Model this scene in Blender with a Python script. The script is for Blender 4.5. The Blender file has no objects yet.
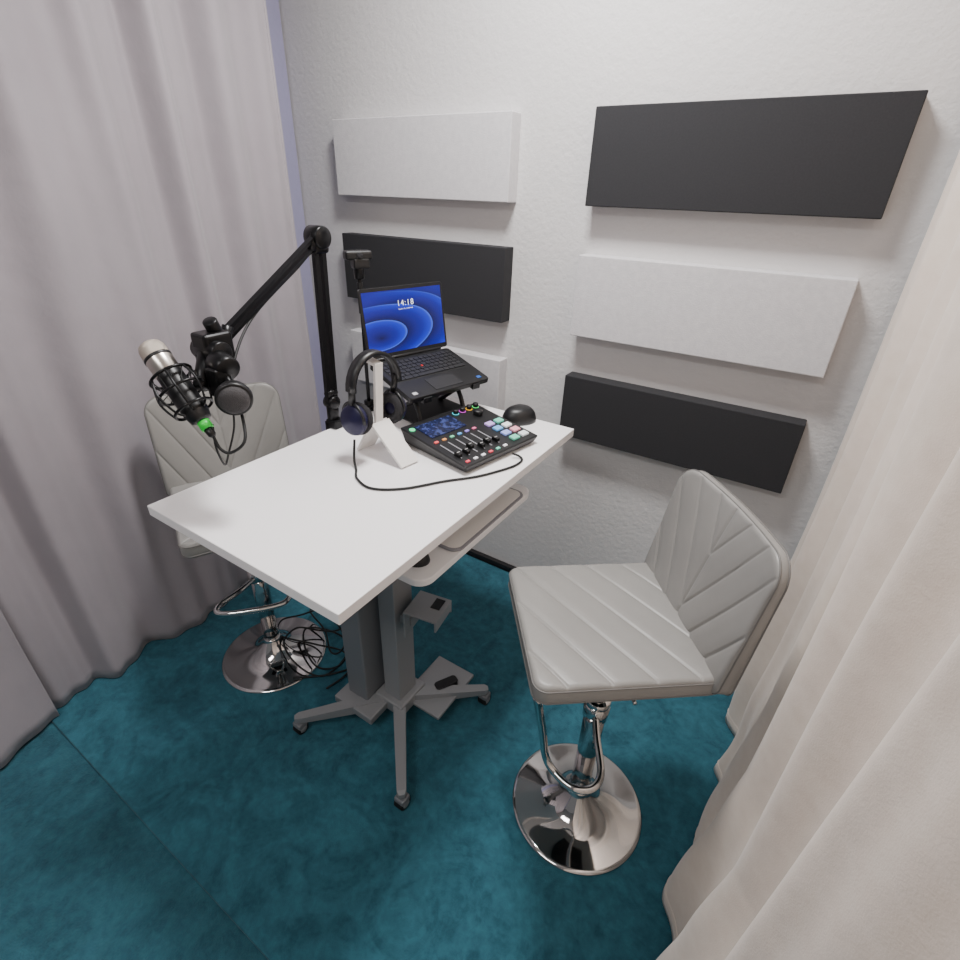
import bpy, bmesh, random
from math import *
from mathutils import Vector, Matrix, noise
random.seed(4)
V=Vector
def lin(c):
    return tuple(((x/255)/12.92 if x/255<=0.04045 else (((x/255)+0.055)/1.055)**2.4) for x in c)+(1,)
# ---------------------------------------------------------------- materials
def mat(name,col,rough=.5,metal=0,bump=None,var=None,emit=None,estr=1,sheen=0,coat=0,spec=None):
    m=bpy.data.materials.new(name);m.use_nodes=True;nt=m.node_tree;b=nt.nodes["Principled BSDF"]
    b.inputs["Base Color"].default_value=lin(col);b.inputs["Roughness"].default_value=rough;b.inputs["Metallic"].default_value=metal
    if sheen: b.inputs["Sheen Weight"].default_value=sheen
    if coat: b.inputs["Coat Weight"].default_value=coat
    if spec is not None: b.inputs["Specular IOR Level"].default_value=spec
    if emit:
        b.inputs["Emission Color"].default_value=lin(emit);b.inputs["Emission Strength"].default_value=estr
    tc=nt.nodes.new("ShaderNodeTexCoord")
    if var:
        vs=var if isinstance(var,list) else [var]
        prev=None
        for var in vs:
            n=nt.nodes.new("ShaderNodeTexNoise");n.inputs["Scale"].default_value=var[0];n.inputs["Detail"].default_value=var[2]
            n.inputs["Distortion"].default_value=var[5] if len(var)>5 else 0
            n.inputs["Roughness"].default_value=.6
            nt.links.new(tc.outputs["Object"],n.inputs["Vector"])
            r=nt.nodes.new("ShaderNodeValToRGB");r.color_ramp.elements[0].position=var[3];r.color_ramp.elements[1].position=var[4]
            r.color_ramp.elements[0].color=lin(col);r.color_ramp.elements[1].color=lin(var[1])
            nt.links.new(n.outputs["Fac"],r.inputs["Fac"])
            if prev:
                mx=nt.nodes.new("ShaderNodeMix");mx.data_type='RGBA';mx.inputs[0].default_value=var[6] if len(var)>6 else .5
                nt.links.new(prev,mx.inputs[6]);nt.links.new(r.outputs["Color"],mx.inputs[7]);prev=mx.outputs[2]
            else: prev=r.outputs["Color"]
        nt.links.new(prev,b.inputs["Base Color"])
    if bump:
        prev=None
        for s,st,dist in bump:
            n=nt.nodes.new("ShaderNodeTexNoise");n.inputs["Scale"].default_value=s;n.inputs["Detail"].default_value=4
            nt.links.new(tc.outputs["Object"],n.inputs["Vector"])
            bp=nt.nodes.new("ShaderNodeBump");bp.inputs["Strength"].default_value=st;bp.inputs["Distance"].default_value=dist
            nt.links.new(n.outputs["Fac"],bp.inputs["Height"])
            if prev: nt.links.new(prev.outputs["Normal"],bp.inputs["Normal"])
            prev=bp
        nt.links.new(prev.outputs["Normal"],b.inputs["Normal"])
    return m
M={}
M['wall']=mat("wall_paint",(212,210,210),.8,bump=[(60,.42,.005),(170,.25,.002)])
M['ceil']=mat("ceiling_paint",(205,205,205),.9)
M['lwall']=mat("side_wall_shaded",(156,154,184),.85,bump=[(60,.3,.004)])  # bluish shade of the strip beside the curtain put into the wall colour
M['skirt']=mat("baseboard_black",(24,22,24),.6)
M['rug']=mat("teal_carpet",(22,74,90),.95,bump=[(300,.6,.004),(30,.25,.006)],var=[(4.5,(60,124,142),5,.42,.58,2.6),(1.6,(50,114,132),4,.42,.6,2.5,.45),(12,(50,114,131),10,.4,.62,1.8,.35),(45,(50,112,128),10,.4,.66,.6,.3)],sheen=.1)
M['floor']=mat("teal_carpet_dark",(24,72,88),.95,bump=[(200,.7,.005),(40,.4,.008)],var=[(4,(54,114,132),6,.38,.62,1.6),(14,(48,106,122),12,.38,.64,1.2),(45,(50,106,118),10,.4,.62,.5,.35)],sheen=.1)
M['lcur']=mat("mauve_curtain_fabric",(156,149,155),.9,bump=[(420,.25,.001),(14,.25,.012)],var=(3,(162,155,161),4,.3,.7),sheen=.25)
M['rcur']=mat("cream_curtain_fabric",(226,210,196),.9,bump=[(420,.35,.001),(10,.25,.012)],var=(30,(232,218,205),6,.3,.7),sheen=.25)
M['cpanel']=mat("charcoal_felt",(40,40,43),.95,bump=[(500,.35,.0007)],var=(220,(45,45,48),5,.35,.7))
M['wpanel']=mat("white_felt",(204,202,205),.95,bump=[(300,.5,.002)],var=(60,(214,212,214),8,.35,.7))
M['white']=mat("white_laminate",(252,250,251),.35)
M['whitep']=mat("white_plastic",(238,234,230),.4)
M['steel']=mat("grey_powder_coat",(150,152,155),.45,.3)
M['dsteel']=mat("dark_grey_powder_coat",(120,124,129),.5,.2)
M['chrome']=mat("chrome",(212,210,209),.06,1)
M['black']=mat("black_plastic",(20,20,22),.4)
M['blackm']=mat("black_metal",(22,22,24),.32,.5)
M['rubber']=mat("black_rubber",(16,16,17),.6)
M['gkey']=mat("key_black",(30,30,33),.5)
M['leather']=mat("grey_leatherette",(138,136,133),.4,bump=[(600,.15,.0006)],var=(6,(145,143,140),4,.3,.7))
M['pipe']=mat("grey_leatherette_piping",(112,110,108),.45)
M['silver']=mat("satin_silver",(205,198,190),.28,1)
M['mesh']=mat("silver_grille",(200,190,178),.4,.9,bump=[(900,.9,.002)])
M['foam']=mat("black_foam",(38,37,40),.95,bump=[(400,.8,.003)])
M['gfoam']=mat("grey_mesh_fabric",(64,62,64),.8,bump=[(500,.8,.002)])
M['navy']=mat("navy_earcup",(30,28,62),.35,.2)
M['green']=mat("green_ring",(40,190,60),.4,emit=(30,160,50),estr=.3)
M['tscreen']=mat("device_display",(24,28,48),.15,emit=(50,60,110),estr=.25,var=(60,(60,70,120),3,.5,.6))
M['pearl']=mat("grey_pad",(150,150,156),.35)
M['text']=mat("screen_text",(240,245,255),.5,emit=(240,245,255),estr=1.2)
def em(n,c,s): return mat(n,c,.4,emit=c,estr=s)
def bloom():
    m=bpy.data.materials.new("lock_screen_blue");m.use_nodes=True;nt=m.node_tree;N=nt.nodes.new;Lk=nt.links.new
    b=nt.nodes["Principled BSDF"];b.inputs["Roughness"].default_value=.25
    uv=N("ShaderNodeTexCoord")
    mp=N("ShaderNodeMapping");mp.inputs["Location"].default_value=(-.35,-.25,0);mp.inputs["Rotation"].default_value=(0,0,-.5);mp.inputs["Scale"].default_value=(1.1,1.5,1)
    Lk(uv.outputs["UV"],mp.inputs["Vector"])
    w=N("ShaderNodeTexWave");w.wave_type='RINGS';w.rings_direction='Z';w.wave_profile='SAW';w.inputs["Scale"].default_value=.85;w.inputs["Distortion"].default_value=5.0;w.inputs["Detail"].default_value=0;w.inputs["Detail Scale"].default_value=.8
    Lk(mp.outputs[0],w.inputs["Vector"])
    r=N("ShaderNodeValToRGB");e=r.color_ramp.elements;e[0].position=0;e[0].color=lin((2,4,80));e[1].position=1;e[1].color=lin((80,120,255))
    x=e.new(.6);x.color=lin((8,20,170));x=e.new(.9);x.color=lin((22,50,228))
    Lk(w.outputs["Fac"],r.inputs["Fac"])
    ln=N("ShaderNodeVectorMath");ln.operation='DISTANCE';ln.inputs[1].default_value=(.6,.05,0);Lk(uv.outputs["UV"],ln.inputs[0])
    mr=N("ShaderNodeMapRange");mr.inputs[1].default_value=.75;mr.inputs[2].default_value=1.05;Lk(ln.outputs["Value"],mr.inputs[0])
    mx=N("ShaderNodeMix");mx.data_type='RGBA';Lk(mr.outputs[0],mx.inputs[0]);Lk(r.outputs[0],mx.inputs[6]);mx.inputs[7].default_value=lin((10,20,165))
    Lk(mx.outputs[2],b.inputs["Emission Color"]);b.inputs["Emission Strength"].default_value=1.0;b.inputs["Base Color"].default_value=lin((4,6,30))
    return m
M['bloom']=bloom()
# ---------------------------------------------------------------- mesh builder
class MB:
    def __init__(s): s.v=[];s.f=[];s.m=[];s.sm=[]
    def add(s,vs,fs,mi=0,smooth=True,T=None):
        o=len(s.v)
        for p in vs: s.v.append(tuple(T@V(p)) if T else tuple(p))
        for f in fs: s.f.append([i+o for i in f]);s.m.append(mi);s.sm.append(smooth)
        return s
    def box(s,c,d,mi=0,T=None,bev=.0):
        bm=bmesh.new();bmesh.ops.create_cube(bm,size=1)
        for v in bm.verts: v.co=V((v.co.x*d[0]+c[0],v.co.y*d[1]+c[1],v.co.z*d[2]+c[2]))
        if bev>0: bmesh.ops.bevel(bm,geom=bm.edges[:],offset=bev,segments=3,affect='EDGES',profile=.5)
        bm.verts.ensure_lookup_table();bm.verts.index_update()
        s.add([v.co[:] for v in bm.verts],[[v.index for v in f.verts] for f in bm.faces],mi,False,T);bm.free();return s
    def tube(s,pts,r,seg=10,mi=0,T=None,closed=False,sub=6,raw=False):
        pts=[V(p) for p in pts]
        if not raw and len(pts)>2:
            out=[];n=len(pts);rng=n if closed else n-1
            for i in range(rng):
                g=lambda k:pts[k%n] if closed else pts[min(max(k,0),n-1)]
                p0,p1,p2,p3=g(i-1),g(i),g(i+1),g(i+2)
                for j in range(sub):
                    t=j/sub
                    out.append(.5*((2*p1)+(-p0+p2)*t+(2*p0-5*p1+4*p2-p3)*t*t+(-p0+3*p1-3*p2+p3)*t**3))
            if not closed: out.append(pts[-1])
            pts=out
        n=len(pts);vs=[];fs=[];up=None
        for i,p in enumerate(pts):
            a=pts[(i-1)%n] if (closed or i>0) else p; b=pts[(i+1)%n] if (closed or i<n-1) else p
            t=(b-a).normalized()
            if up is None:
                up=V((0,0,1)) if abs(t.z)<.9 else V((1,0,0))
            x=t.cross(up).normalized();up=x.cross(t).normalized()
            rr=r(i/(n-1)) if callable(r) else r
            for k in range(seg):
                an=2*pi*k/seg;vs.append(p+x*cos(an)*rr+up*sin(an)*rr)
        for i in range(n if closed else n-1):
            for k in range(seg):
                a=i*seg+k;b=i*seg+(k+1)%seg;c=((i+1)%n)*seg+(k+1)%seg;d=((i+1)%n)*seg+k
                fs.append([a,b,c,d])
        if not closed:
            fs.append(list(range(seg))[::-1]);fs.append([(n-1)*seg+k for k in range(seg)])
        s.add(vs,fs,mi,True,T);return s
    def lathe(s,prof,seg=48,mi=0,T=None,smooth=True):
        vs=[];fs=[]
        for r,z in prof:
            for k in range(seg):
                a=2*pi*k/seg;vs.append((max(r,1e-5)*cos(a),max(r,1e-5)*sin(a),z))
        for i in range(len(prof)-1):
            for k in range(seg):
                fs.append([i*seg+k,i*seg+(k+1)%seg,(i+1)*seg+(k+1)%seg,(i+1)*seg+k])
        s.add(vs,fs,mi,smooth,T);return s
    def cyl(s,p0,p1,r,seg=24,mi=0,T=None,r2=None):
        p0=V(p0);p1=V(p1);d=p1-p0;L=d.length;q=d.to_track_quat('Z','Y').to_matrix().to_4x4()
        TT=Matrix.Translation(p0)@q
        if T: TT=T@TT
        r2=r if r2 is None else r2;e=min(r,r2,L)*.12
        s.lathe([(0,0),(r-e,0),(r,e),(r2,L-e),(r2-e,L),(0,L)],seg,mi,TT);return s
def mesh_of(mb,name,mats):
    me=bpy.data.meshes.new(name);me.from_pydata(mb.v,[],mb.f)
    for m in mats: me.materials.append(m)
    for i,p in enumerate(me.polygons): p.material_index=mb.m[i];p.use_smooth=mb.sm[i]
    me.update()
    bm=bmesh.new();bm.from_mesh(me);bmesh.ops.recalc_face_normals(bm,faces=bm.faces);bm.to_mesh(me);bm.free()
    return me
def link(o): bpy.context.collection.objects.link(o);return o
def part(name,parent,mb,mats,label=None,auto=None):
    if not isinstance(mats,(list,tuple)): mats=[mats]
    o=link(bpy.data.objects.new(name,mesh_of(mb,name,mats)))
    if parent: o.parent=parent
    if label: o["label"]=label
    return o
def thing(name,label,cat,loc=(0,0,0),rot=0,group=None):
    o=link(bpy.data.objects.new(name,None));o.empty_display_size=.05
    o.location=loc;o.rotation_euler=(0,0,rot);o["label"]=label;o["category"]=cat
    if group:o["group"]=group
    return o
def solo(name,label,cat,mb,mats,group=None,loc=(0,0,0)):
    o=part(name,None,mb,mats);o["label"]=label;o["category"]=cat;o.location=loc
    if group:o["group"]=group
    return o
def struct(name,mb,mats):
    o=part(name,None,mb,mats);o["kind"]="structure";return o
def plate(p,q,side,w,t,mb):
    p=V(p);q=V(q);s=V(side).normalized();d=(q-p).normalized();n=s.cross(d).normalized()
    vs=[]
    for a in (p,q):
        for sw_,st_ in ((-1,-1),(1,-1),(1,1),(-1,1)): vs.append(a+s*w/2*sw_+n*t/2*st_)
    mb.add(vs,[[0,1,2,3],[7,6,5,4],[0,4,5,1],[1,5,6,2],[2,6,7,3],[3,7,4,0]],0,False)
# ---------------------------------------------------------------- room
WY=1.807
struct("wall_back",MB().box((-.4,WY+.05,1.35),(3.8,.1,2.8)),M['wall'])
struct("wall_left",MB().box((-2.17,-.35,1.35),(.1,4.3,2.8)),M['lwall'])
struct("wall_right",MB().box((1.45,-.35,1.35),(.1,4.3,2.8)),M['wall'])
struct("ceiling",MB().box((-.36,-.35,2.8),(3.8,4.5,.1)),M['ceil'])
struct("floor",MB().box((-.36,-.35,-.06),(3.8,4.5,.1)),M['floor'])
struct("baseboard_back",MB().box((-.4,WY-.012,.012),(3.5,.024,.03),bev=.002),M['skirt'])
rug=MB().box((-.55,.985,-.007),(3.1,1.59,.014),bev=.005)
solo("carpet","plush teal carpet with brushed mottled pile under the table","carpet",rug,M['rug'])
# ---------------------------------------------------------------- curtains
def curtain(y0,y1,fx,z0,z1,ny,nz,hem=.025):
    mb=MB();vs=[];fs=[]
    for j in range(nz+1):
        z=z0+(z1-z0)*j/nz
        for i in range(ny+1):
            y=y0+(y1-y0)*i/ny
            x,yy=fx(y,z);vs.append((x,yy,z))
    for j in range(nz):
        for i in range(ny):
            a=j*(ny+1)+i;fs.append([a,a+1,a+ny+2,a+ny+1])
    mb.add(vs,fs,0,True);return mb
def lf(y,z):
    t=z/2.6
    w=noise.noise(V((y*1.3,z*.25,3)))
    w2=noise.noise(V((y*3.1,z*.3,9)))
    a=.020+.014*t
    ph=y*30+2.8*w+.25*sin(z*1.3)
    x=-1.845+a*(1+.8*w2)*sin(ph+.5*sin(ph))+.012*sin(y*9.5+1+.5*t)+.012*w+.008*sin(y*63+z*.7+3*w2)
    x+=.010*noise.noise(V((y*9,z*1.2,7)))+.014*max(0,1-z/.5)*sin(y*17+1)
    return x,y
lc=thing("curtain","mauve-grey floor-length pleated curtain hanging along the side wall","curtain")
o=part("curtain_fabric",lc,curtain(.12,1.5,lf,.006,2.72,330,60),M['lcur']);so=o.modifiers.new("s","SOLIDIFY");so.thickness=.003
def lf2(y,z):
    x,yy=lf(y,z);k=max(0,(y-.02)/.22)
    return x+.03-.012*k*k+.01*sin(y*14+z*.6)+.02*max(0,1-z/.3),yy
lc2=thing("curtain","mauve-grey curtain panel overlapping the edge of its neighbour","curtain")
o=part("curtain_fabric",lc2,curtain(-1.6,.215,lf2,.006,2.72,330,60),M['lcur']);so=o.modifiers.new("s","SOLIDIFY");so.thickness=.003
for nm,par,fn,a,b in (("hem",lc,lf,.12,1.5),("hem",lc2,lf2,-1.6,.215)):
    mb=MB();pts=[]
    for i in range(220):
        y=a+(b-a)*i/219;x,yy=fn(y,.04);pts.append((x+.0018,yy,.04))
    mb.tube(pts,.0012,6,raw=True);part(nm,par,mb,M['lcur'])
mb=MB();mb.tube([(lf(1.495,z/20)[0]+.002,1.492,z/20) for z in range(0,55)],.003,6,raw=True);part("hem",lc,mb,M['lcur'])
def rf(y,z):
    t=z/2.6
    w=noise.noise(V((y*1.1,z*.30,11)))
    w2=noise.noise(V((y*3.3,z*.35,5)))
    a=.030*(1+.5*w2)
    ph=y*28-.6+2.4*w+.45*sin(z*1.1+1)
    x=.182+a*sin(ph+.4*sin(ph))+.010*sin(y*9.3+2+z*.5)+.018*w+.004*sin(y*66+2*w2+z)
    x+=.010*noise.noise(V((y*8,z*1.3,2)))
    lo=.115
    if z<.6:
        k=(1-z/.6)
        x+=.026*k*noise.noise(V((y*5,4,z*4)))-.016*k
        g=min(1,max(0,(1.25-y)/.45));x-=.040*k*g;lo-=.03*k
    x+=max(0,(.45-y))*.12
    d=x-lo
    return lo+(d if d>.02 else .02*exp((d-.02)/.02)),y
rc=thing("curtain","cream-white floor-length curtain with deep soft folds beside the stool","curtain")
o=part("curtain_fabric",rc,curtain(-1.2,1.76,rf,.006,2.72,620,120),M['rcur']);so=o.modifiers.new("s","SOLIDIFY");so.thickness=.003
mb=MB();mb.tube([(rf(-1.2+2.96*i/499,.045)[0]-.003,-1.2+2.96*i/499,.045) for i in range(500)],.0018,6,raw=True);part("hem",rc,mb,M['rcur'])
# ---------------------------------------------------------------- acoustic panels
def panel(x0,x1,z0,z1,m,label,grp):
    y0=1.745;mb=MB().box(((x0+x1)/2,(y0+WY)/2,(z0+z1)/2),(x1-x0,WY-y0,z1-z0),bev=.003)
    solo("acoustic_panel",label,"acoustic panel",mb,m,grp)
g="wall acoustic panels"
for (x0,x1),rows in (((-.728,.062),('d','w','d')),((-1.83,-1.012),('w','d','w'))):
    for c,(z1,z0) in zip(rows,((1.858,1.598),(1.455,1.191),(1.044,.805))):
        pos={1.858:"top",1.455:"middle",1.044:"bottom"}[z1]
        panel(x0,x1,z0,z1,M['cpanel' if c=='d' else 'wpanel'],("charcoal" if c=='d' else "white")+" rectangular fabric acoustic panel, "+pos+" of its wall column",g)
# ---------------------------------------------------------------- table
tb=thing("table","white rectangular height-adjustable table on grey pedestal with castors","table",(-.855,.862,0))
def P(x,y,z): return (x+.855,y-.862,z)
mb=MB().box(P(-.854,.938,.967),(.610,1.004,.026),bev=.002);part("tabletop",tb,mb,M['white'])
mb=MB().box(P(-.858,.905,.51),(.068,.085,.90),bev=.004).box(P(-.86,.905,.94),(.30,.12,.03),bev=.004)
part("column",tb,mb,M['steel'])
mb=MB().box(P(-.967,.855,.47),(.09,.10,.80),bev=.008);part("cable_cover",tb,mb,M['dsteel'],"dark grey cable cover")
mb=MB().box(P(-.95,.86,.07),(.17,.20,.03),bev=.004).box(P(-.86,.905,.075),(.12,.13,.05),bev=.006).box(P(-.77,1.01,.062),(.16,.22,.012),bev=.003)
part("base_plate",tb,mb,M['steel'])
def caster(parent,x,y):
    w=part("caster",parent,MB().cyl((x-.016,y,.022),(x+.016,y,.022),.022,28,0),M['rubber'])
    mb=MB();mb.box((x,y,.038),(.036,.036,.024),0,bev=.006);mb.cyl((x,y,.04),(x,y,.07),.007,12,0)
    part("caster_hood",w,mb,M['dsteel'])
    part("hub",w,MB().cyl((x-.018,y,.022),(x+.018,y,.022),.013,20,0),M['steel'])
for cx,cy in ((-1.078,.64),(-.633,.643),(-.623,1.087),(-1.075,1.085)):
    c=P(cx,cy,0);mb=MB();d=V((c[0],c[1],0))-V((0,.03,0));L=d.length;n=V((-d.y,d.x,0)).normalized()
    vs=[];st=V((0,.03,0))
    for t,w,z0,z1 in ((0,.022,.045,.095),(1,.014,.055,.078),(1.04,.008,.058,.075)):
        p=st+d*t
        for s,z in ((-1,z0),(1,z0),(1,z1),(-1,z1)): vs.append((p.x+n.x*w*s,p.y+n.y*w*s,z))
    fs=[[0,1,2,3],[8,9,10,11]]+[[4*i+k,4*i+(k+1)%4,4*i+4+(k+1)%4,4*i+4+k] for i in (0,1) for k in range(4)]
    mb.add(vs,fs,0,False);part("leg",tb,mb,M['steel']);caster(tb,c[0],c[1])
def rrect(cx,cy,w,d,r,z0,z1,seg=8,mb=None,mi=0,T=None):
    mb=mb or MB();pts=[]
    for sx,sy,a0 in ((1,1,0),(-1,1,90),(-1,-1,180),(1,-1,270)):
        for k in range(seg+1):
            a=radians(a0+90*k/seg);pts.append((cx+sx*(w/2-r)+r*cos(a),cy+sy*(d/2-r)+r*sin(a)))
    n=len(pts);e=min(.002,(z1-z0)*.3)
    # corner centres need signs folded in: rebuild outline with true signed arcs
    pts=[]
    for sx,sy,a0 in ((1,1,0),(-1,1,90),(-1,-1,180),(1,-1,270)):
        for k in range(seg+1):
            a=radians(a0+90*k/seg);pts.append((cx+sx*(w/2-r)+r*cos(a),cy+sy*(d/2-r)+r*sin(a)))
    vs=[];
    for ins,z in ((e,z0),(0,z0+e),(0,z1-e),(e,z1)):
        for x,y in pts:
            dx,dy=x-cx,y-cy;k=1-ins/max(hypot(dx,dy),1e-6);vs.append((cx+dx*k,cy+dy*k,z))
    fs=[[i*n+k,i*n+(k+1)%n,(i+1)*n+(k+1)%n,(i+1)*n+k] for i in range(3) for k in range(n)]
    fs.append(list(range(n))[::-1]);fs.append([3*n+k for k in range(n)])
    mb.add(vs,fs,mi,False,T);return mb
c=P(-.77,.975,0)
part("keyboard_tray",tb,rrect(c[0],c[1],.38,.54,.04,.822,.842),M['white'])
for yy in (.72,1.2):
    part("tray_bracket",tb,MB().box(P(-.82,yy,.90),(.03,.015,.125),bev=.002),M['dsteel'])
TB=Matrix.Translation(P(-.745,.925,.49))@Matrix.Rotation(radians(10),4,'Z')
mb=MB().box((0,0,.03),(.11,.11,.006),bev=.002,T=TB).box((-.053,0,-.02),(.006,.11,.10),bev=.002,T=TB).box((.052,0,.012),(.006,.11,.036),bev=.002,T=TB).box((0,.052,.008),(.11,.006,.045),bev=.002,T=TB)
mb.box((-.07,-.01,-.03),(.05,.03,.03),T=TB)
part("holder_bracket",tb,mb,M['steel'],"grey metal holder bracket")
mb=MB();mb.box((.025,.02,.034),(.03,.045,.003),bev=.001,T=TB);part("holder_slot",tb,mb,M['black'])
mb=MB();rrect(0,0,.035,.085,.012,0,.022,mb=mb)
o=solo("power_adapter","small black power adapter lying on the grey base plate","adapter",mb,M['black']);o.location=(-.745,1.02,.069);o.rotation_euler=(0,0,-.5)
mb=MB();rrect(0,0,.17,.36,.03,0,.006,mb=mb);fo=thing("tablet","slim light-grey tablet lying on the white tray under the table","tablet",(-.665,1.02,.8425))
part("tablet_body",fo,mb,M['pearl']);mb=MB();rrect(0,0,.155,.345,.026,.006,.0068,mb=mb);part("tablet_face",fo,mb,M['whitep'])
def dome(a,b,h,n=24,mrows=10):
    mb=MB();vs=[];fs=[]
    for j in range(mrows+1):
        ph=j/mrows*pi/2
        for i in range(n):
            an=2*pi*i/n;k=cos(ph)**.6 if j<mrows else 0
            vs.append((a*cos(an)*k,b*sin(an)*k*(1+.12*cos(an)),h*sin(ph)))
    for j in range(mrows):
        for i in range(n): fs.append([j*n+i,j*n+(i+1)%n,(j+1)*n+(i+1)%n,(j+1)*n+i])
    fs.append(list(range(n))[::-1]);mb.add(vs,fs,0,True);return mb
mo=thing("computer_mouse","small black mouse lying on the white tray under the table","mouse",(-.655,.765,.8425),radians(20))
part("mouse_body",mo,dome(.040,.028,.026),M['black'])
part("scroll_wheel",mo,MB().cyl((.018,-.003,.019),(.018,.003,.019),.006,16),M['rubber'])
# ---------------------------------------------------------------- bar stools
def rrmap(X,Y,w,d,r):
    m=max(abs(X),abs(Y))
    if m<1e-9: return 0,0,0
    qx,qy=X/m*w/2,Y/m*d/2
    if callable(r): r=r(qx)
    ax,ay=abs(qx),abs(qy)
    if ax>w/2-r and ay>d/2-r:
        cx,cy=w/2-r,d/2-r;L=hypot(ax-cx,ay-cy)
        ax,ay=cx+r*(ax-cx)/L,cy+r*(ay-cy)/L
        qx,qy=copysign(ax,qx),copysign(ay,qy)
    return qx*m,qy*m,m
def cushion(w,d,t,r,groove,n=170,warp=None):
    mb=MB();vs=[];fs=[];m0=.94
    def edge(m): return 0 if m<m0 else (t*.2)*(1-sqrt(max(0,1-((m-m0)/(1-m0))**2)))
    for side in (1,-1):
        for j in range(n+1):
            for i in range(n+1):
                X=-1+2*i/n;Y=-1+2*j/n
                x,y,m=rrmap(X,Y,w,d,r)
                z=t/2-edge(m)
                if side>0: z+=.004*(1-m**4)-groove(x,y)*min(1,(1-m)/.04)
                z*=side
                p=V((x,y,z))
                if warp: p=warp(p)
                vs.append(p)
        o=0 if side>0 else (n+1)**2
        for j in range(n):
            for i in range(n):
                a=o+j*(n+1)+i;q=[a,a+1,a+n+2,a+n+1];fs.append(q if side>0 else q[::-1])
    N=(n+1)**2
    ring=[i for i in range(n+1)]+[j*(n+1)+n for j in range(1,n+1)]+[n*(n+1)+i for i in range(n-1,-1,-1)]+[j*(n+1) for j in range(n-1,0,-1)]
    for k in range(len(ring)):
        a,b=ring[k],ring[(k+1)%len(ring)];fs.append([b,a,a+N,b+N])
    mb.add(vs,fs,0,True)
    top=[vs[a] for a in ring]
    bot=[vs[a+N] for a in ring]
    return mb,top,bot
def prof_(d): return .0020*exp(-(d/.013)**2)+.0030*exp(-(d/.0027)**2)
def chev(sp,slope,off,sgn=1,centre=True):
    def g(x,y):
        s=(sgn*x+abs(y)*slope+off)/sp
        dd=abs(s-round(s))*sp/sqrt(1+slope*slope)
        return max(prof_(dd),prof_(y) if centre else 0)
    return g
def diag(sp,slope,off):
    def g(x,y):
        s=(x+y*slope+off)/sp
        return prof_(abs(s-round(s))*sp/sqrt(1+slope*slope))
    return g
def stool(loc,rot,zs,label,foot,hang,group):
    st=thing("bar_stool",label,"bar stool",(loc[0],loc[1],0),rot,group)
    mb=MB();R=.195
    prof=[(0,.001),(R-.003,.001),(R,.003),(R-.001,.005),(R-.006,.0075)]
    for k in range(1,25):
        t=k/24;r=(R-.006)*(1-t)+.032*t;prof.append((r,.0075+.022*t+.055*t**4))
    prof+=[(.031,.090),(.029,.094),(.0,.094)]
    mb.lathe(prof,96);part("base",st,mb,M['chrome'],"polished chrome trumpet base")
    mb=MB().cyl((0,0,.08),(0,0,zs-.30),.0285,32).cyl((0,0,zs-.31),(0,0,zs-.29),.033,32);part("pole",st,mb,M['chrome'])
    mb=MB().cyl((0,0,zs-.30),(0,0,zs-.08),.019,24);part("gas_lift",st,mb,M['chrome'])
    mb=MB().box((.0,0,zs-.062),(.20,.20,.018),bev=.004).cyl((0,0,zs-.10),(0,0,zs-.055),.03,24);part("seat_mount",st,mb,M['blackm'])
    mb=MB().tube([(0,.01,zs-.085),(.0,.10,zs-.088),(.0,.17,zs-.095)],.005,8);part("lever",st,mb,M['chrome'])
    mb=MB().tube(foot,.0095,12,closed=False,sub=7).cyl((0,0,foot[0][2]-.025),(0,0,foot[0][2]+.025),.034,28)
    part("footrest",st,mb,M['chrome'])
    mb,top,bot=cushion(.40,.39,.054,.03,diag(.094,.62,.03))
    T=Matrix.Translation((.028,0,zs-.029))
    for i,v in enumerate(mb.v): mb.v[i]=tuple(T@V(v))
    so=part("seat",st,mb,M['leather'])
    pm=MB().tube([T@(p*1.0) for p in top],.0018,6,closed=True,raw=True);part("piping",so,pm,M['pipe'])
    pm=MB().tube([T@p for p in bot],.0018,6,closed=True,raw=True);part("piping",so,pm,M['pipe'])
    hb=.345
    def warp(p):
        u=(p.x+hb/2)/hb
        z=p.z*(1.25-.5*u)+.012*(p.y/.2)**2*2*max(0,u)
        return V((p.x,p.y*(1.0-.015*u),z))
    mb,top,bot=cushion(hb,.412,.042,lambda qx:.055 if qx>0 else .03,chev(.150,2.0,.045,-1),warp=warp)
    a=radians(11)
    X=V((-sin(a),0,cos(a)));Z=V((cos(a),0,sin(a)));Y=Z.cross(X)
    Rm=Matrix((X,Y,Z)).transposed().to_4x4()
    T=Matrix.Translation(V((-.163,0,zs-.052))+X*(hb/2))@Rm
    for i,v in enumerate(mb.v): mb.v[i]=tuple(T@V(v))
    bo=part("backrest",st,mb,M['leather'])
    pm=MB().tube([T@p for p in top],.0018,6,closed=True,raw=True);part("piping",bo,pm,M['pipe'])
    pm=MB().tube([T@p for p in bot],.0018,6,closed=True,raw=True);part("piping",bo,pm,M['pipe'])
    return st
zR=.775
rotR=atan2(-.616,-.788)
def loc_of(rot,base,pt):
    dx,dy=pt[0]-base[0],pt[1]-base[1];c,s=cos(rot),sin(rot);return (dx*c+dy*s,-dx*s+dy*c,pt[2])
bR=(-.197,.943);bL=(-1.432,.812)
footR=[loc_of(rotR,bR,p) for p in ((-.19,.92,.44),(-.165,.87,.43),(-.125,.80,.415),(-.130,.755,.41),(-.17,.732,.41),(-.225,.742,.415),(-.25,.745,.45),(-.255,.72,.56),(-.26,.67,.73))]
stool(bR,rotR,zR,"light grey quilted leatherette bar stool with chrome base, beside cream curtain",footR,None,"bar stools")
rotL=radians(-26)
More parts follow.
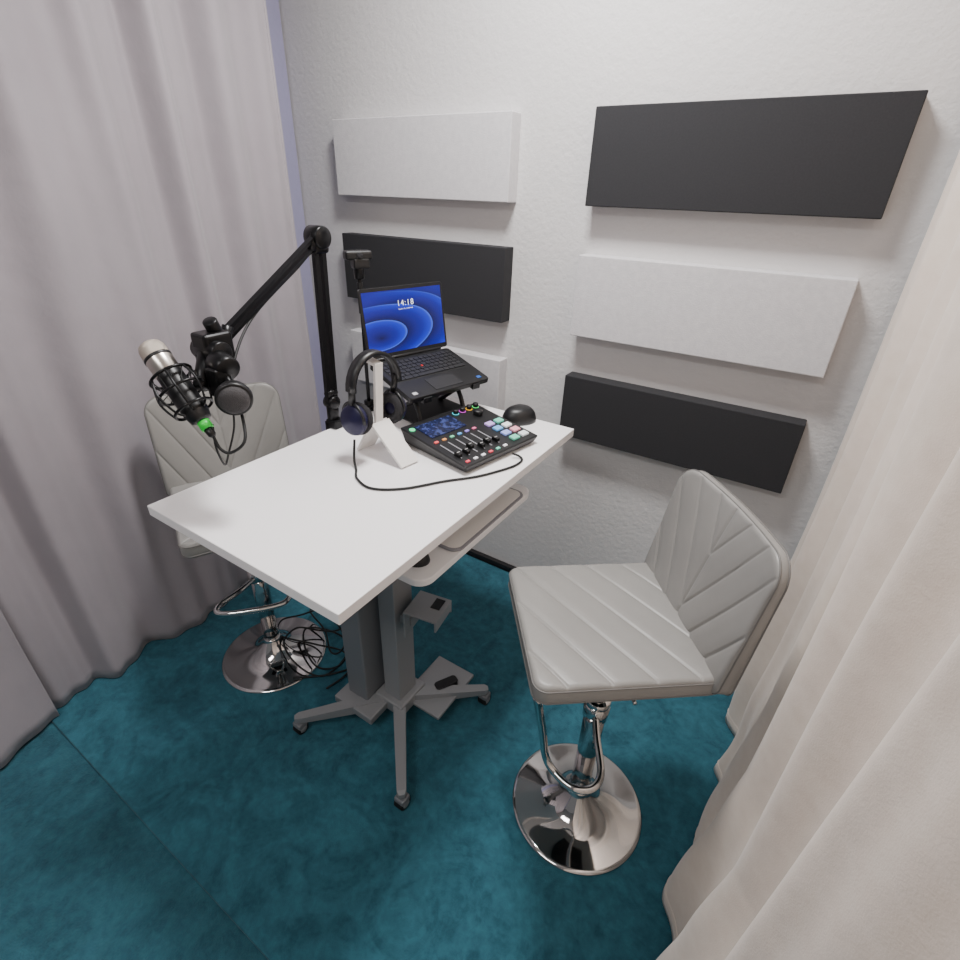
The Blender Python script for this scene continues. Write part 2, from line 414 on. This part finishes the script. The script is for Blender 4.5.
footL=[loc_of(rotL,bL,p) for p in ((-1.42,.79,.40),(-1.41,.72,.395),(-1.413,.65,.388),(-1.395,.625,.38),(-1.35,.65,.38),(-1.27,.745,.38),(-1.25,.79,.385),(-1.28,.825,.39),(-1.34,.825,.395),(-1.42,.815,.40))]
stool(bL,rotL,.738,"light grey quilted leatherette bar stool with chrome base, behind the table",footL,None,"bar stools")
# ---------------------------------------------------------------- laptop + stand
TZ=.98
lp=thing("laptop","open black laptop showing a blue lock screen, raised on a stand","laptop")
fR=V((-.849,1.407,1.094));u=V((.23,.973,0)).normalized();fL=fR-u*.322
hR=V((-1.045,1.453,1.147));bk=(hR-fR).normalized();bk=(bk-u*bk.dot(u)).normalized();nrm=u.cross(bk).normalized()
if nrm.z<0:nrm=-nrm
Tm=Matrix.Translation(fL)@Matrix((u,bk,nrm)).transposed().to_4x4()
mb=MB();rrect(.161,.11,.322,.22,.012,-.016,0,mb=mb,T=Tm);part("base",lp,mb,M['black'])
mb=MB().box((.16,.147,-.001),(.288,.112,.0025),T=Tm,bev=.0005)
for r in range(6):
    y=.205-.018*r-.004;
    if r==5:
        segs=[(.0,.03),(.032,.03),(.064,.02),(.086,.1),(.188,.02),(.21,.02),(.232,.045)]
    else:
        off=[0,.0,.006,.01,.016][r];segs=[(i*.0192+(0 if i==0 else off*.5),.0165) for i in range(14)]
        segs.append((14*.0192+off*.5,.282-14*.0192-off*.5-.001))
    for x,w in segs:
        mb.box((.02+x+w/2,y-.0075,.0012),(w,.0150,.0040),1,T=Tm,bev=0)
part("keyboard",lp,mb,[M['rubber'],M['gkey']])
mb=MB();mb.box((.161,.045,.0006),(.11,.062,.0012),T=Tm);part("touchpad",lp,mb,M['gkey'])
mb=MB();mb.cyl((.15,.145,.002),(.15,.145,.0055),.004,12,T=Tm);part("pointing_stick",lp,mb,mat("red_rubber",(190,30,30),.6))
mb=MB();mb.box((.29,.022,.0004),(.016,.012,.0008),T=Tm);part("sticker",lp,mb,mat("blue_sticker",(40,90,170),.4))
mb=MB();mb.box((.03,.022,.0004),(.016,.012,.0008),T=Tm);part("sticker",lp,mb,mat("white_sticker",(200,200,205),.4))
lean=V((-.973,.23,0)).normalized();sx=u
sy=(V((0,0,1))*.203+lean*.032).normalized();sz=sx.cross(sy).normalized()
if sz.x<0: sz=-sz
o0=fL+bk*.222+nrm*.004
Ts=Matrix.Translation(o0)@Matrix((sx,sy,sz)).transposed().to_4x4()
mb=MB();rrect(.161,.106,.322,.212,.008,-.006,0,mb=mb,T=Ts);lid=part("screen_lid",lp,mb,M['black'])
mb=MB().cyl((.03,.0,-.004),(.292,.0,-.004),.006,14,T=Ts);part("hinge",lp,mb,M['black'])
sw,sh=.304,.185;sx0,sy0=.009,.016
me=bpy.data.meshes.new("display");me.from_pydata([Ts@V((x,y,.0006)) for x,y in [(sx0,sy0),(sx0+sw,sy0),(sx0+sw,sy0+sh),(sx0,sy0+sh)]],[],[[0,1,2,3]])
uvl=me.uv_layers.new(name="UVMap")
for i,c_ in enumerate([(0,0),(1,0),(1,1),(0,1)]): uvl.data[i].uv=c_
me.materials.append(M['bloom']);dp=link(bpy.data.objects.new("display",me));dp.parent=lid;dp["label"]="glowing blue lock screen with swirling petals"
def text(s,parent,T,size,m,name="lettering",sp=1,sx_=1):
    cu=bpy.data.curves.new("t","FONT");cu.body=s;cu.size=1;cu.align_x='CENTER';cu.align_y='CENTER';cu.space_character=sp;cu.resolution_u=6;cu.offset=-.012
    to=bpy.data.objects.new("t",cu);bpy.context.collection.objects.link(to);bpy.context.view_layer.update()
    me=bpy.data.meshes.new_from_object(to.evaluated_get(bpy.context.evaluated_depsgraph_get()));me.transform(T@Matrix.Diagonal((size*sx_,size,size,1)));bpy.data.objects.remove(to)
    me.materials.clear();me.materials.append(m);o=link(bpy.data.objects.new(name,me));o.parent=parent;return o
text("14:18",lid,Ts@Matrix.Translation((.165,.160,.002)),.025,M['text'],sp=1.2)
text("lauantai 16. maaliskuuta",lid,Ts@Matrix.Translation((.165,.143,.002)),.006,M['text'])
ls=thing("laptop_stand","black folding laptop stand standing on the table","laptop stand")
mb=MB()
mb.box((.161,.11,-.0195),(.26,.20,.006),T=Tm,bev=.002);mb.box((.06,-.003,-.014),(.03,.005,.018),T=Tm,bev=.001);mb.box((.26,-.003,-.014),(.03,.005,.018),T=Tm,bev=.001)
mb.box((.06,.005,-.0195),(.03,.022,.006),T=Tm);mb.box((.26,.005,-.0195),(.03,.022,.006),T=Tm)
part("platform",ls,mb,M['black'])
cc=(fL+fR)/2+bk*.11
mb=MB().box((0,0,.004),(.22,.22,.008),bev=.003,T=Matrix.Translation((cc.x+.01,cc.y,TZ))@Matrix.Rotation(atan2(u.y,u.x),4,'Z'));part("foot",ls,mb,M['black'])
for s in (-1,1):
    a=cc+u*s*.09-bk*.06;b=cc+u*s*.09+bk*.07
    part("strut",ls,MB().tube([(a.x,a.y,TZ+.008),(cc.x+u.x*s*.09+.02,cc.y+u.y*s*.09,TZ+.07),(b.x,b.y,b.z-.03)],.008,8),M['black'])
    part("strut",ls,MB().tube([(b.x,b.y,TZ+.008),(a.x,a.y,a.z-.03)],.008,8),M['black'])
# ---------------------------------------------------------------- mixer
mx=thing("audio_mixer","black podcast mixing console with faders, colour pads and display","audio mixer",(-.65,.975,TZ))
mu=V((.19,.98,0)).normalized();mbk=V((-.98,.19,.10)).normalized();mn=mu.cross(mbk).normalized()
if mn.z<0:mn=-mn
Tx=Matrix.Translation((0,0,.026))@Matrix((mu,mbk,mn)).transposed().to_4x4()
W,Dp=.305,.27
mb=MB()
pr=[(0,0),(W,0),(W,Dp),(0,Dp)]
top=[Tx@V((x,y,0)) for x,y in pr];cen=sum(top,V())/4
bt=[V((cen.x+(t.x-cen.x)*.93,cen.y+(t.y-cen.y)*.93,.003)) for t in top]
bmx=bmesh.new();vv=[bmx.verts.new(p) for p in top+bt]
for q in ([0,1,2,3],[7,6,5,4],[0,4,5,1],[1,5,6,2],[2,6,7,3],[3,7,4,0]): bmx.faces.new([vv[i] for i in q])
bmesh.ops.bevel(bmx,geom=bmx.edges[:],offset=.005,segments=3,affect='EDGES',profile=.5)
bmx.verts.ensure_lookup_table();bmx.verts.index_update()
mb.add([v.co[:] for v in bmx.verts],[[v.index for v in f.verts] for f in bmx.faces],0,False);bmx.free()
part("console_body",mx,mb,M['black'])
mb=MB();mb.box((.100,.205,.0015),(.135,.078,.004),T=Tx,bev=.001);ds=part("display",mx,mb,M['tscreen'],"glossy dark blue touch display")
fx0,fdx=.026,.0295
for i in range(6):
    x=fx0+i*fdx;mb=MB().box((x,.083,.0003),(.0035,.085,.0008),T=Tx);part("fader_track",mx,mb,M['pearl'])
cols=[(225,90,90),(220,150,90),(110,200,160),(90,160,220),(150,130,220),(220,110,150)]
fy=[.055,.055,.07,.055,.062,.055]
cm=[em("led_%s"%n,c,.45) for n,c in zip(("red","orange","green","blue","violet","pink"),cols)]
whitek=mat("fader_cap_white",(215,215,215),.4)
for i in range(6):
    x=fx0+i*fdx
    mb=MB();mb.box((x,fy[i],.006),(.012,.022,.011),T=Tx,bev=.002);mb.box((x,fy[i],.0118),(.010,.0015,.001),1,T=Tx);part("fader",mx,mb,[M['black'],whitek])
    mb=MB();mb.box((x,.018,.0015),(.013,.008,.004),T=Tx,bev=.001);part("channel_button",mx,mb,em("btn%d"%i,[(225,80,95),(230,230,235),(240,240,245),(225,80,95),(120,220,190),(240,240,245)][i],.4))
    mb=MB();mb.box((x,.141,.0015),(.013,.008,.004),T=Tx,bev=.001);part("channel_button",mx,mb,cm[i])
pc=[(110,205,175),(225,230,232),(150,165,235),(235,160,175),(110,170,225),(235,238,240),(190,160,225),(110,205,180)]
for k in range(8):
    i,j=k%2,k//2
    mb=MB();mb.box((.230+i*.040,.032+j*.033,.003),(.028,.021,.007),T=Tx,bev=.002);part("pad",mx,mb,em("pad%d"%k,pc[k],.35))
kc=[(60,200,220),(200,60,200),(240,180,40),(70,220,110)]
for k in range(4):
    mb=MB();mb.cyl((.195+k*.029,.242,0),(.195+k*.029,.242,.014),.0085,20,T=Tx);kn=part("knob",mx,mb,M['black'])
    mb=MB();mb.lathe([(.0085,.0008),(.0108,.0008),(.0108,.002),(.0085,.002)],24,T=Tx@Matrix.Translation((.195+k*.029,.242,0)));part("knob_ring",kn,mb,em("ring%d"%k,kc[k],.4))
mb=MB();mb.cyl((.25,.200,0),(.25,.200,.016),.015,28,T=Tx);part("knob",mx,mb,M['black'])
mb=MB().cyl((.018,.235,0),(.018,.235,.003),.009,24,T=Tx);part("record_button",mx,mb,em("rec",(60,230,150),.5))
# ---------------------------------------------------------------- mouse
mo=thing("computer_mouse","black ergonomic mouse at the far end of the table","mouse",(-.725,1.392,TZ),radians(60))
part("mouse_body",mo,dome(.060,.046,.050),M['black'])
part("scroll_wheel",mo,MB().cyl((.024,-.004,.037),(.024,.004,.037),.011,16),M['rubber'])
# ---------------------------------------------------------------- headphone stand + headphones
hs=thing("headphone_stand","white plastic headphone stand on the table","headphone stand",(-.92,.95,TZ))
sd=(.14,.99,0)
mb=MB();plate((.005,0,.095),(.116,-.012,.004),sd,.060,.007,mb);plate((.0,0,.095),(-.055,.0,.004),sd,.060,.007,mb);part("foot",hs,mb,M['whitep'])
mb=MB();plate((.0,0,.09),(.012,0,.258),sd,.024,.009,mb);plate((.012,0,.254),(-.03,0,.264),sd,.024,.008,mb);part("upright",hs,mb,M['whitep'])
hp=thing("headphones","black over-ear headphones with navy ear cups on the white stand","headphones",(-.92,.945,TZ))
ax=V((-.14,-.99,0)).normalized();tz=.272
pts=[]
for k in range(17):
    a=pi*k/16;pts.append(ax*.070*cos(a)+V((.0,0,tz-.075+.082*sin(a))))
mb=MB();vs=[];fs=[]
fw=V((-ax.y,ax.x,0))
for i,p in enumerate(pts):
    d=(p-V((0,0,tz-.075))).normalized()
    for s,tk in ((-1,0),(1,0),(1,1),(-1,1)):
        vs.append(p+fw*s*.016+d*tk*.010)
for i in range(16):
    for k in range(4): fs.append([4*i+k,4*i+(k+1)%4,4*i+4+(k+1)%4,4*i+4+k])
fs+=[[3,2,1,0],[64,65,66,67]];mb.add(vs,fs,0,True);part("headband",hp,mb,M['black'])
for s in (1,-1):
    c=ax*.056*s+V((-.008,0,.118))
    d=ax*s
    q=(d+V((.25,0,.15))*s).normalized().to_track_quat('Z','Y').to_matrix().to_4x4();T=Matrix.Translation(c)@q
    mb=MB();mb.lathe([(0,0),(.030,0),(.038,.004),(.042,.012),(.040,.020),(.034,.026),(0,.028)],40,T=T)
    cup=part("ear_cup",hp,mb,M['navy'],"navy oval ear cup")
    mb=MB();mb.lathe([(.016,-.004),(.028,-.017),(.040,-.015),(.044,-.004),(.042,.004),(.026,.004)],40,T=T);part("ear_cushion",cup,mb,M['foam'])
    mb=MB();pt=[]
    for k in range(13):
        a=pi*k/12;pt.append(c+d*.012+fw*.045*cos(a)+V((0,0,.045*sin(a)*1.05)))
    mb.tube(pt,.004,8,raw=True);mb.tube([c+d*.012+V((0,0,.044)),ax*.072*s+V((0,0,tz-.06))],.009,8,raw=True);part("yoke",hp,mb,M['black'])
# ---------------------------------------------------------------- cables
def cable(pts,r,label,name="cable",m='rubber',grp=None):
    return solo(name,label,"cable",MB().tube(pts,r,8,sub=8),M[m])
z=TZ+.004
cable([(-.928,.865,1.05),(-.92,.85,1.0),(-.90,.835,z),(-.862,.80,z),(-.80,.785,z),(-.735,.83,z),(-.675,.92,z),(-.625,.985,z),(-.592,1.05,z),(-.574,1.10,z),(-.574,1.14,z),(-.590,1.152,z+.003),(-.606,1.142,z+.010)],.0032,"black headphone cable looping across the white table top")
# ---------------------------------------------------------------- boom arm with microphone
bm_=thing("microphone_boom_arm","black articulated microphone boom arm clamped to the table edge","boom arm",(-1.16,1.005,TZ))
def B(x,y,z): return (x+1.16,y-1.005,z-TZ)
mb=MB().box(B(-1.153,1.005,.994),(.042,.04,.026),bev=.004).box(B(-1.170,1.005,.955),(.018,.04,.09),bev=.003).box(B(-1.145,1.005,.915),(.06,.035,.012),bev=.003).cyl(B(-1.135,1.005,.90),B(-1.135,1.005,.952),.008,16).cyl(B(-1.16,1.005,1.0),B(-1.16,1.005,1.06),.018,20)
part("clamp",bm_,mb,M['blackm'])
E=V((-1.16,1.02,1.51));Mi=V((-1.068,.635,1.325));Lo=V((-1.16,1.005,1.06))
def arm(a,b,off,name,w_):
    a=V(B(*a));b=V(B(*b));o=V(off)
    mb=MB();sd_=V(off).normalized()
    for s in (-1,1): plate(a+o*s,b+o*s,sd_,w_,.013,mb)
    mb.cyl(a-V((.018,0,0)),a+V((.018,0,0)),.020,20);mb.cyl(b-V((.018,0,0)),b+V((.018,0,0)),.020,20)
    for t in (.06,.94):
        c=a.lerp(b,t);mb.tube([c-o*1.35,c+o*1.35],.012,8,raw=True)
    part(name,bm_,mb,M['blackm'])
arm(Lo,E,(0,.0125,0),"lower_arm",.014)
arm(E,Mi,(0,.0066,.0138),"upper_arm",.0135)
mb=MB().cyl(B(-1.185,1.02,1.51),B(-1.135,1.02,1.51),.028,28).box(B(-1.16,1.02,1.50),(.034,.05,.06),bev=.01)
part("elbow_joint",bm_,mb,M['blackm'])
mb=MB().box(B(-1.065,.62,1.315),(.055,.065,.075),bev=.008).cyl(B(-1.10,.61,1.315),B(-1.02,.61,1.315),.024,20).cyl(B(-1.065,.60,1.31),B(-1.035,.555,1.25),.016,16).cyl(B(-1.03,.60,1.30),B(-.985,.595,1.29),.026,24).cyl(B(-1.07,.64,1.33),B(-1.06,.62,1.375),.015,16).box(B(-1.005,.582,1.265),(.036,.036,.06),bev=.005)
part("mount_head",bm_,mb,M['blackm'])
mic=thing("microphone","silver and black condenser microphone held in a wire shock mount","microphone",(-1.05,.525,1.25))
g0=V((-.082,-.003,.085));g1=V((.058,-.003,-.055));md=(g1-g0).normalized()
q=md.to_track_quat('Z','Y').to_matrix().to_4x4();T=Matrix.Translation(g0)@q;L=(g1-g0).length
mb=MB();mb.lathe([(0,0),(.014,.001),(.022,.006),(.0255,.014),(.0265,.026),(.0265,.034)],36,T=T);part("grille",mic,mb,M['mesh'],"silver mesh grille")
mb=MB();mb.lathe([(.0265,.034),(.0275,.035),(.0275,.040),(.0265,.041)],36,T=T);part("band",mic,mb,M['black'])
mb=MB();mb.lathe([(.0265,.041),(.0265,.075),(.0255,.077)],36,T=T);part("band",mic,mb,M['silver'])
mb=MB();mb.lathe([(.0255,.077),(.0255,L-.03),(.021,L-.01),(.013,L-.004),(0,L-.004)],36,T=T);part("body",mic,mb,M['black'])
mb=MB();mb.lathe([(0,L-.006),(.0125,L-.006),(.0125,L+.014),(.0,L+.014)],24,T=T);part("connector_ring",mic,mb,M['green'],"bright green connector ring")
mb=MB();mb.lathe([(0,L+.012),(.0095,L+.012),(.008,L+.028),(.004,L+.034),(0,L+.034)],20,T=T);part("connector",mic,mb,M['black'])
for zz,rr in ((.082,.041),(.120,.046),(.162,.038)):
    part("shock_mount_ring",mic,MB().tube([T@V((rr*cos(2*pi*k/28),rr*sin(2*pi*k/28),zz)) for k in range(28)],.0032,8,closed=True,raw=True),M['blackm'],"black wire shock mount ring")
mb=MB()
for k in range(7):
    a=2*pi*k/7+.3
    mb.tube([T@V((.041*cos(a),.041*sin(a),.082)),T@V((.050*cos(a),.050*sin(a),.12)),T@V((.038*cos(a),.038*sin(a),.162)),T@V((.022*cos(a),.022*sin(a),.172))],.0024,6)
part("shock_mount_cage",mic,mb,M['blackm'],"black wire shock mount cage")
mb=MB()
for k in range(10):
    a=2*pi*k/10;b=a+.31
    mb.tube([T@V((.041*cos(a),.041*sin(a),.082)),T@V((.0265*cos(b),.0265*sin(b),.108)),T@V((.046*cos(a),.046*sin(a),.12))],.0013,5,raw=True)
part("elastic_cord",mic,mb,M['rubber'])
pf=thing("pop_filter","round dark grey pop filter clamped beside the microphone","pop filter",(-.950,.572,1.243))
nd=V((.80,-.55,-.10)).normalized();q=nd.to_track_quat('Z','Y').to_matrix().to_4x4()
mb=MB();mb.lathe([(.031,.006),(.028,.013),(.022,.018),(.012,.021),(0,.022)],48,T=q);part("mesh_screen",pf,mb,M['gfoam'])
mb=MB();mb.lathe([(0,-.028),(.022,-.028),(.032,-.020),(.036,-.006),(.036,.004),(.034,.008),(.030,.007)],48,T=q);part("rim",pf,mb,M['black'])
mb=MB();mb.tube([(-.01,.012,.01),(-.03,.016,.02),(-.045,.02,.03)],.009,8);part("arm",pf,mb,M['blackm'])
xl=V((-1.05,.525,1.25))+g1+md*.033
cable([xl,xl+md*.022+V((0,0,-.008)),xl+V((.035,.01,-.03)),xl+V((.052,.035,-.005)),(-.965,.59,1.215),(-1.01,.61,1.25),(-1.05,.665,1.31),(-1.10,.76,1.365),(-1.14,.92,1.44),(-1.16,1.0,1.475),(-1.19,1.03,1.42),(-1.19,1.02,1.2),(-1.198,1.03,1.02),(-1.2,1.04,.8),(-1.23,1.02,.4),(-1.27,1.02,.03),(-1.24,1.08,.012)],.0032,"black microphone cable running along the boom arm to the floor")
cable([(-.985,.535,1.19),(-.965,.52,1.15),(-.975,.535,1.10),(-.995,.56,1.11),(-.985,.58,1.17),(-.99,.59,1.23)],.0022,"thin black cable drooping below the microphone")
for pts,lb in (
    ([(-1.04,.93,.34),(-1.18,.93,.17),(-1.32,.95,.07),(-1.41,.91,.065),(-1.375,.82,.078),(-1.27,.80,.035),(-1.18,.84,.01),(-1.2,.98,.01),(-1.36,1.06,.02)],"black cable sagging from the table column to the carpet"),
    ([(-1.04,.90,.48),(-1.16,.92,.34),(-1.3,.95,.20),(-1.42,.95,.10),(-1.49,.90,.07),(-1.42,.84,.078),(-1.30,.90,.05),(-1.2,.96,.012),(-1.12,.90,.012),(-1.13,.80,.012)],"black cable looping behind the stool pole"),
    ([(-1.04,.88,.30),(-1.12,.88,.14),(-1.22,.91,.05),(-1.33,.98,.04),(-1.46,1.02,.05),(-1.40,1.10,.012),(-1.22,1.06,.012),(-1.12,.96,.012),(-1.16,.86,.012),(-1.26,.76,.02)],"black cable coiled on the carpet beside the stool base"),
    ([(-1.04,.87,.22),(-1.12,.86,.08),(-1.22,.84,.03),(-1.32,.87,.05),(-1.39,.94,.05),(-1.3,1.0,.03),(-1.17,1.0,.015),(-1.1,.96,.012)],"short black cable bunched next to the table base")):
    cable(pts,.0036,lb)
# webcam on clamp pole
wc=thing("webcam","small black webcam on a slim clamp pole behind the laptop","webcam",(-1.178,1.178,TZ))
mb=MB().cyl((0,0,0),(0,0,.45),.006,12).cyl((0,0,.31),(0,0,.40),.009,14).cyl((0,0,.41),(0,0,.455),.015,14);part("pole",wc,mb,M['blackm'])
mb=MB().box((.01,0,-.02),(.03,.04,.07),bev=.004).cyl((0,0,.0),(0,0,.03),.016,16);part("clamp",wc,mb,M['blackm'])
TW=Matrix.Translation((.0,0,.475))@Matrix.Rotation(radians(-25),4,'Z')
mb=MB().box((0,0,0),(.034,.082,.026),bev=.008,T=TW).box((0,.006,-.022),(.034,.05,.03),bev=.006,T=TW);part("camera_body",wc,mb,M['black'])
mb=MB().cyl((.015,0,0),(.020,0,0),.009,20,T=TW);part("lens",wc,mb,M['foam'])
# ---------------------------------------------------------------- lights
def area(n,loc,size,e,rot=(0,0,0),col=(1,1,1)):
    l=bpy.data.lights.new(n,"AREA");l.shape='RECTANGLE';l.size,l.size_y=size;l.energy=e;l.color=col
    o=link(bpy.data.objects.new(n,l));o.location=loc;o.rotation_euler=rot;return o
area("ceiling_light",(-.70,1.12,2.72),(.40,.28),46,col=(1,.985,.97))
area("room_fill",(-.7,-.9,2.72),(1.0,.5),24,col=(1,.975,.955))  # added fill lamp behind the camera, lifts curtain and carpet; not a real fixture
w=bpy.data.worlds.new("w");bpy.context.scene.world=w;w.use_nodes=True;w.node_tree.nodes["Background"].inputs[0].default_value=(.97,.97,1,1);w.node_tree.nodes["Background"].inputs[1].default_value=.17
# ---------------------------------------------------------------- camera
pt_,rl,th=radians(29.10),radians(-2.07),radians(31.83)
Rr=V((1,0,0));Dd=V((0,-sin(pt_),-cos(pt_)));Ff=V((0,cos(pt_),-sin(pt_)))
R2=cos(rl)*Rr+sin(rl)*Dd;D2=-sin(rl)*Rr+cos(rl)*Dd
def rw(v): return V((v.x*cos(th)-v.y*sin(th),v.x*sin(th)+v.y*cos(th),v.z))
X,Yc,Zc=rw(R2),-rw(D2),-rw(Ff)
cd=bpy.data.cameras.new("camera");cd.sensor_width=36;cd.lens=515.4/960*36;cd.clip_start=.01
co=link(bpy.data.objects.new("camera",cd));co.matrix_world=Matrix.Translation((0,0,1.624))@Matrix((X,Yc,Zc)).transposed().to_4x4()
bpy.context.scene.camera=co
